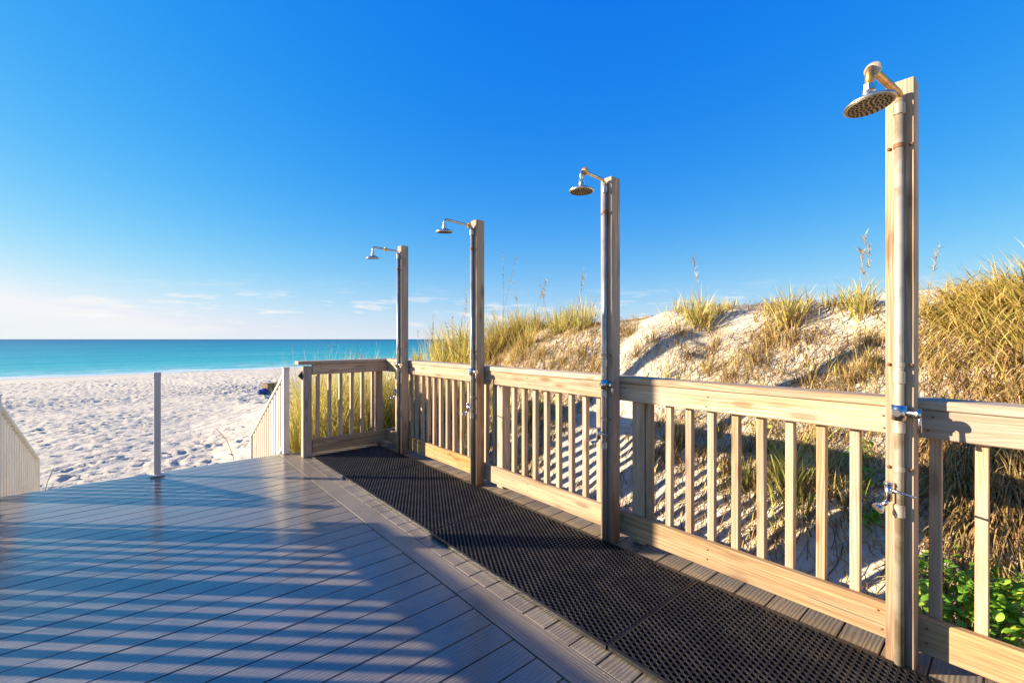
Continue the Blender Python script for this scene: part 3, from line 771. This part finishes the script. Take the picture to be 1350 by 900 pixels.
def clump(loc, h, spread, n, kinds, label, group, lean=(0, 0), w=.0085, stalks=0, dead=.25, name='grass_clump', cat='grass clump', droop=1.0, stalk_h=1.9, splay=.8, xmin=None, ymin=None, xmax=None):
    root = empty(name, loc, label, cat, group); L0 = Vector(loc)
    V = []; F = []; Cc = []; DV = []; DF = []; DC = []
    for i in range(n):
        a = rng.uniform(0, 2*math.pi); rr = abs(rng.normal(0, spread*.45)); bx_, by_ = rr*math.cos(a), rr*math.sin(a)
        z = hsurf(L0.x+bx_, L0.y+by_)-L0.z-.02
        out = rng.uniform(.05, .75)*(.5+rr/spread)
        d = (math.cos(a)*out*splay+lean[0]+rng.normal(0, .2*splay), math.sin(a)*out*splay+lean[1]+rng.normal(0, .2*splay), 1.0)
        if rng.random() < dead:
            d = (d[0]*1.8, d[1]*1.8, .55)
            c = pal('brown'); ribbon(DV, DF, DC, (bx_, by_, z), d, h*rng.uniform(.5, 1.0), w, c*.9, c*1.2, 5, rng.uniform(1.5, 4)/max(h, .3), rng.normal(0, .8))
        else:
            c = pal(kinds[int(rng.integers(len(kinds)))]); c1 = c*.5+pal('gold')*.6
            v0, f0 = len(V), len(F)
            ribbon(V, F, Cc, (bx_, by_, z), d, h*rng.uniform(.55, 1.12), w*rng.uniform(.7, 1.3), c, c1, 5, droop*rng.uniform(.2, 1.8)/max(h, .3), rng.normal(0, .5))
            if (xmax is not None and max(q[0] for q in V[v0:])+L0.x > xmax) or (xmin is not None and min(q[0] for q in V[v0:])+L0.x < xmin) or (ymin is not None and min(q[1] for q in V[v0:])+L0.y < ymin):
                del V[v0:], Cc[v0:], F[f0:]
    link('green_blades', finish('blades', V, F, Cc, M_GRASS), None, root, (0, 0, 0), (0, 0, 0), False)['kind'] = 'stuff'
    if DV: link('dead_blades', finish('dead', DV, DF, DC, M_THATCH), None, root, (0, 0, 0), (0, 0, 0), False)['kind'] = 'stuff'
    for s in range(stalks):
        SV = []; SF = []; SC = []
        a = rng.uniform(0, 6.28); bx_, by_ = spread*.4*math.cos(a), spread*.4*math.sin(a)
        d = np.array([rng.normal(0, .13), rng.normal(0, .13), 1.0]); p0 = np.array([bx_, by_, hsurf(L0.x+bx_, L0.y+by_)-L0.z-.02])
        Ls = h*stalk_h*rng.uniform(.75, 1.15); c = np.array([.50, .38, .20]); dr = rng.uniform(.05, .3)
        for tw in (0, 1.57): ribbon(SV, SF, SC, p0, d, Ls, .0065, c, c*1.1, 7, dr, 0, tw)
        # feathery seed head along the top of the stem
        top = [SV[k] for k in range(4, 16)]
        for q in range(26):
            f = rng.uniform(.62, .99); k = f*7; k0 = int(k); pa = (SV[2*k0]+SV[2*k0+1])/2; pb = (SV[2*k0+2]+SV[2*k0+3])/2
            pp = pa+(pb-pa)*(k-k0); cc = np.array([.56, .44, .25])*rng.uniform(.8, 1.1)
            ribbon(SV, SF, SC, pp, (rng.normal(0, .6), rng.normal(0, .6), .6), rng.uniform(.04, .09), .010, cc, cc, 3, 6)
        link('seed_stalk', finish('stalk', SV, SF, SC, M_THATCH), None, root, (0, 0, 0), (0, 0, 0), False)
    return root

# dune crest clumps, placed where the photograph shows their feet on the sand
crest = [  # px, py, height, spread, blades, stalks, kinds, label
    (925, 428, .42, .24, 380, 1, ['gold', 'green'], 'dense golden grass tuft alone on the bare dune crest between the last two showers'),
    (868, 414, .26, .20, 140, 1, ['gold', 'green'], 'sparse low grass tuft on the crest just beyond the third shower'),
    (1040, 428, .42, .24, 340, 0, ['gold', 'green', 'brown'], 'spiky grass tuft with brown drooping skirt on the dune crest'),
    (1135, 412, .34, .24, 260, 3, ['gold', 'green'], 'grass tuft with bare pale stalks beside the post of the brass-armed shower'),
    (770, 434, .50, .28, 360, 1, ['gold', 'green'], 'golden grass tuft on the crest beside the third shower post, hanging over the sand'),
    (735, 438, .46, .26, 320, 1, ['gold', 'green'], 'thin golden grass tuft on the crest with a dark dried flower stem'),
    (690, 442, .55, .32, 420, 2, ['gold', 'green'], 'broad yellow grass tuft on the crest beside the second shower post'),
    (660, 455, .70, .36, 460, 2, ['gold', 'green'], 'tall yellow grass tuft with feathery stalks right of the second shower post'),
]
for (px, py, h, sprd, n, sk, kinds, lb) in crest:
    p = at(px, py)
    if p is None: continue
    clump(p, h*1.1, sprd*.8, int(n*.5), kinds, lb, 'grass tufts along the dune crest', stalks=sk, lean=(.06, -.06), w=.011, dead=.3, splay=1.0)
for (px, py, h) in ((547, 484, .95), (560, 484, 1.05), (575, 483, .95), (592, 481, .95), (606, 478, 1.0), (620, 474, 1.0), (550, 492, .6), (584, 492, .6), (612, 488, .7)):
    p = at(px, py)
    if p is None: continue
    clump(p, h, .22, 110, ['green', 'gold', 'green'], 'upright yellow-green grass tuft above the rail between the first two showers', 'grass tufts above the rail by the first showers', stalks=1, w=.016, splay=.5, stalk_h=1.3)
for (px, py, h) in ((652, 462, .75), (676, 450, .6), (706, 438, .45), (752, 430, .45), (640, 476, .7), (690, 462, .42)):
    p = at(px, py)
    if p is None: continue
    clump(p, h, .28, 250, ['gold', 'green', 'gold', 'brown'], 'golden grass tuft on the dune shoulder between the second and third showers', 'grass tufts on the dune shoulder', stalks=int(rng.random() < .4), dead=.35, w=.011)
for (px, py, h) in ((838, 410, .30), (852, 412, .3), (893, 412, .3), (908, 418, .34), (948, 414, .32), (960, 408, .2), (1015, 412, .26), (1062, 410, .24), (1095, 404, .3), (1115, 404, .28)):
    p = at(px, py)
    if p is None: continue
    clump(p, h*.8, .18, 60, ['gold', 'green', 'brown'], 'thin low grass fringe tuft along the dune crest beyond the third shower', 'fringe tufts along the crest', stalks=0, dead=.3)
for (px, py) in ((655, 480), (690, 472), (715, 468), (740, 480), (765, 470), (785, 488), (700, 490), (838, 470), (860, 452), (905, 470), (895, 440), (940, 462), (1020, 450), (1045, 452), (995, 478), (1070, 508), (1145, 455), (1010, 440), (1130, 500), (960, 500), (830, 440)):
    p = at(px, py)
    if p is None: continue
    clump(p, rng.uniform(.18, .32), .24, 220, ['brown', 'brown', 'gold'], 'dry brown tuft scattered on the bare dune slope above the top rail', 'dry tufts scattered on the dune slope', dead=.65, droop=2.2, w=.005)
# big golden mass at the end of the dune
for (px, py, h, lb) in ((1228, 418, .30, 'low golden tussock right beside the post of the brass-armed shower'), (1258, 408, .36, None), (1290, 410, .38, None), (1322, 398, .42, None), (1348, 405, .44, None), (1305, 440, .34, None), (1262, 438, .30, None), (1345, 450, .40, None), (1390, 410, .45, None)):
    p = at(px, py)
    if p is None: continue
    clump(p, h, .28, 170, ['gold', 'gold', 'green', 'brown'], lb or 'shaggy golden tussock on the dune past the brass-armed shower, among other tussocks', 'golden tussocks past the last shower', stalks=int(rng.random() < .4), lean=(-.30, .45), dead=.2, droop=1.6, stalk_h=2.4, w=.010)
for (px, py) in ((1225, 470), (1255, 480), (1290, 475), (1325, 490), (1345, 480), (1275, 505), (1235, 500), (1310, 515), (1345, 520)):
    p = at(px, py)
    if p is None: continue
    clump(p, rng.uniform(.16, .26), .20, 110, ['brown', 'gold', 'gold'], 'flattened straw-brown tuft on the dune below the golden tussocks', 'flattened tufts below the golden tussocks', dead=.7, droop=2.6, w=.006, lean=(-.3, 0))
# brown low shrubs on the slope
for (px, py, h, lb) in ((930, 492, .24, 'low brown and yellow scrub just above the top rail, between the last two showers'), (880, 498, .18, 'small dry scrub just above the top rail next to the third shower'), (1118, 500, .16, 'low yellow-leaved scrub above the top rail, left of the brass-armed shower'), (1152, 485, .18, 'dry golden scrub behind the cream pipe of the brass-armed shower')):
    p = at(px, py)
    if p is None: continue
    clump(p, h, .22, 130, ['brown', 'gold', 'green'], lb, 'scrub on the dune slope', dead=.4, w=.006)
# seen through the balusters
for (px, py, h, n, kinds, lb) in ((1042, 650, .42, 240, ['fresh', 'green'], 'green arching grass tuft seen between the balusters in front of the dune'),
                                  (985, 640, .26, 150, ['fresh', 'brown'], 'small green and brown grass tuft between the balusters, next to the arching tuft'),
                                  (890, 590, .30, 220, ['brown', 'gold'], 'brown dry grass tuft behind the balusters next to the third shower'),
                                  (1120, 660, .22, 130, ['fresh', 'brown'], 'low dry grass tuft behind the balusters, left of the foot tap with brass arm above')):
    p = at(px, py)
    if p is None: continue
    clump(p, h, .22, n, kinds, lb, 'grass tufts behind the balusters', dead=.3)
for (px, py) in ((565, 545), (590, 552), (615, 560), (655, 560), (700, 556), (575, 520), (605, 525), (640, 535)):
    p = at(px, py)
    if p is None: continue
    clump(p, .40, .30, 220, ['gold', 'brown', 'green'], 'brownish grass tuft behind the balusters between the first and third showers', 'grass tufts low behind the balusters', dead=.4)
for (px, py) in ((872, 560), (880, 610), (905, 575), (925, 600), (950, 572), (955, 625), (985, 590), (1010, 570), (1020, 625), (1065, 590), (1095, 575), (1100, 625), (1145, 570), (1150, 610), (1080, 650), (860, 590)):
    p = at(px, py)
    if p is None: continue
    clump(p, rng.uniform(.14, .24), .18, 130, ['brown', 'brown', 'gold'], 'dry brown straw tuft behind the balusters between the last two showers', 'dry straw tufts behind the last balusters', dead=.6, droop=2.4, w=.006)
# tall stand of sea grass behind the far railing
k = 0
for gxp in np.linspace(1.80, 2.95, 8):
    for gyp in (5.85, 6.35, 6.9):
        x = gxp+rng.normal(0, .06); yq = gyp+rng.normal(0, .08)
        z = hsurf(x, yq)
        clump((x, yq, z), rng.uniform(.72, 1.12)-z,     .22, 330, ['green', 'green', 'gold', 'fresh'], 'tall yellow-green sea grass growing behind the short far railing', 'tall sea grass behind the far railing', stalks=1 if (k % 2 == 0) else 0, dead=.0, w=.014, droop=.40, stalk_h=1.12, lean=(.10, .06), splay=.30, xmin=1.43, ymin=5.34); k += 1

# dense sea grass beyond the open-side railing: it shades the wet boards by the stairs
for (x, yq, top) in ((-1.66, 3.35, .18), (-1.66, 3.85, .45), (-1.68, 4.35, .60), (-1.70, 4.85, .74), (-1.74, 5.35, .80)):
    z = hsurf(x, yq)
    clump((x, yq, z), (top-z)*1.05, .24, 900, ['green', 'gold'], 'dense tall sea grass beyond the railing opposite the showers', 'sea grass beyond the open-side railing', dead=.0, w=.020, droop=.1, lean=(-.10, -.12), splay=.22, xmax=-1.30)

# dry straw and roots lying on the dune: beyond counting
V_ = []; F_ = []; C_ = []
tn = 0
while tn < 30000:
    x = rng.uniform(2.75, 6.2); yq = rng.uniform(-.6, 9.0)
    m = float(fbm(np.array([x]), np.array([yq]), .8, 3, 300)[0])
    dens = .10+1.9*max(0, m)
    if yq < .5: dens += .45
    if yq > 3.2: dens += .7
    if x < 3.0 and yq > .6: dens *= .3
    if .5 < yq < 2.6 and 3.0 < x < 4.0: dens += .25
    if x > 4.9: dens *= .45
    if rng.random() > dens: continue
    tn += 1
    e = .08; gxv = (hsurf(x+e, yq)-hsurf(x-e, yq))/(2*e); gyv = (hsurf(x, yq+e)-hsurf(x, yq-e))/(2*e)
    d = np.array([-gxv+rng.normal(0, .9), -gyv+rng.normal(0, .9)]); d /= np.linalg.norm(d)+1e-6
    L = rng.uniform(.06, .26); segs = 4; o = len(V_); w = rng.uniform(.0013, .0035); c = pal('brown' if rng.random() < .7 else 'gold')
    pxy = np.array([x, yq]); ang = rng.normal(0, .8); up0 = rng.uniform(.001, .018) if rng.random() < .85 else rng.uniform(.02, .05)
    for s in range(segs+1):
        f = s/segs; sd = np.array([-d[1], d[0]]); z = hsurf(*pxy)+.004+up0*math.sin(math.pi*f)*2
        V_.append((pxy[0]+sd[0]*w, pxy[1]+sd[1]*w, z+.001)); V_.append((pxy[0]-sd[0]*w, pxy[1]-sd[1]*w, z)); C_ += [c, c]
        an = ang/segs; d = np.array([d[0]*math.cos(an)-d[1]*math.sin(an), d[0]*math.sin(an)+d[1]*math.cos(an)]); pxy = pxy+d*L/segs
    for s in range(segs): F_.append((o+2*s, o+2*s+1, o+2*s+3, o+2*s+2))
o = link('dry_straw', finish('straw', V_, F_, C_, M_THATCH)); tag(o, 'dead straw and roots lying over the dune sand', 'straw', kind='stuff')
# hanging mat of brown roots behind the last bay
for (px, py, h, lb) in ((1265, 640, .34, 'heap of brown dead roots hanging down the dune behind the last balusters'), (1300, 600, .34, 'heap of brown dead roots hanging down the dune behind the last balusters'), (1330, 660, .36, 'heap of brown dead roots hanging down the dune behind the last balusters'), (1250, 590, .3, 'heap of brown dead roots hanging down the dune behind the last balusters'), (1340, 580, .34, 'heap of brown dead roots hanging down the dune behind the last balusters'), (1290, 690, .3, 'heap of brown dead roots hanging down the dune behind the last balusters')):
    p = at(px, py)
    if p is None: continue
    clump(p, h, .24, 330, ['brown'], lb, 'heaps of dead roots behind the last bay', lean=(-.9, 0), dead=.5, droop=2.5, name='dead_grass_heap', cat='dead grass')

# leafy green ground plant at the foot of the dune
def leaf_mesh():
    prof = [(0, .0), (.12, .22), (.3, .40), (.55, .46), (.78, .36), (.93, .17), (1.0, 0)]
    V = []; F = []
    for t, w in prof:
        z = .18*math.sin(t*2.6)
        V += [(t, w, z+.16*w), (t, 0, z), (t, -w, z+.16*w)]
    for i in range(len(prof)-1):
        a = 3*i; F += [(a, a+1, a+4, a+3), (a+1, a+2, a+5, a+4)]
    return V, F
LV, LF = leaf_mesh(); LV = np.array(LV)
def leafy(loc, n, rad, label, group, size=.040, cols=((.20, .40, .04), (.34, .54, .06), (.54, .60, .08), (.72, .54, .08)), hmax=.14):
    root = empty('leafy_plant', loc, label, 'plant', group); L0 = Vector(loc)
    SV = []; SF = []; SC = []
    meshes = []
    for ci, c in enumerate(cols):
        meshes.append(finish('leaf', LV*size, LF, np.tile(np.array(c), (len(LV), 1)), M_LEAF))
    for i in range(n):
        a = rng.uniform(0, 6.28); rr = rad*math.sqrt(rng.random()); x, y = rr*math.cos(a), rr*math.sin(a)
        z0 = hsurf(L0.x+x, L0.y+y)-L0.z; h = rng.uniform(.03, hmax)
        tip = (x+rng.normal(0, .03), y+rng.normal(0, .03), z0+h)
        ribbon(SV, SF, SC, (x, y, z0-.01), (tip[0]-x, tip[1]-y, h), h*1.03, .005, np.array([.2, .25, .06]), np.array([.2, .28, .06]), 3, .0)
        for q in range(3):
            m = meshes[min(len(cols)-1, int(abs(rng.normal(0, 1.15))))]
            lf = link('leaf', m, None, root, (tip[0], tip[1], tip[2]-q*h*.22), (rng.normal(0, .35), rng.normal(-.1, .4), rng.uniform(0, 6.28)), False)
            lf.scale = (s_ := rng.uniform(.6, 1.25), s_, s_)
    link('stems', finish('stems', SV, SF, SC, M_LEAF), None, root, (0, 0, 0), (0, 0, 0), False)['kind'] = 'stuff'
    return root
for j, (px, py, n, rad) in enumerate(((1225, 785, 34, .15), (1265, 805, 40, .17), (1310, 825, 44, .18), (1345, 805, 36, .17), (1290, 785, 30, .15), (1345, 845, 30, .15))):
    p = at(px, py)
    if p is None: continue
    leafy(p, n, rad, 'bright green leafy plant growing at the dune foot behind the last balusters', 'leafy plants behind the last bay')
for (px, py) in ((1143, 650), (1148, 700), (1005, 585), (1130, 610)):
    p = at(px, py)
    if p is None: continue
    leafy(p, 12, .09, 'small green leafy sprig on the sand behind the balusters before the brass-armed shower', 'leafy sprigs behind the balusters', size=.04, hmax=.12)
# sprigs by the stair rails
def sprig(pts, label, leaves):
    root = empty('vine_sprig', pts[0], label, 'plant'); P = [Vector(p)-Vector(pts[0]) for p in pts]
    m = simple('vine_stem', (.22, .24, .08), .6) if 'vine_stem' not in bpy.data.materials else bpy.data.materials['vine_stem']
    link('stem', tubes('stem', [(P, .004)], 6), m, root, (0, 0, 0), (0, 0, 0), False)
    lm = finish('leaf', LV*.10, LF, np.tile(np.array((.14, .22, .04)), (len(LV), 1)), M_LEAF)
    for (t, rz, s) in leaves:
        q = P[min(len(P)-1, int(t*(len(P)-1)))]
        l = link('leaf', lm, None, root, q, (.2, -.2, rz), False); l.scale = (s, s, s)
sprig([(-.70, 6.9, -1.05), (-.69, 6.88, -.75), (-.72, 6.86, -.48), (-.68, 6.9, -.25), (-.64, 6.98, -.12)], 'thin green vine sprig climbing the white pickets on the open beach side', [(.5, 2.5, 1.1), (.3, -.5, .9), (.7, 1.2, .6)])
sprig([(1.16, 7.3, -1.1), (1.14, 7.3, -.7), (1.10, 7.3, -.35), (1.02, 7.3, -.1), (.90, 7.3, .06)], 'bent dry stem leaning over the foot of the white rail by the tall grass', [(.5, 2.5, .9), (.8, 2.9, .7), (.3, 1.0, .8)])
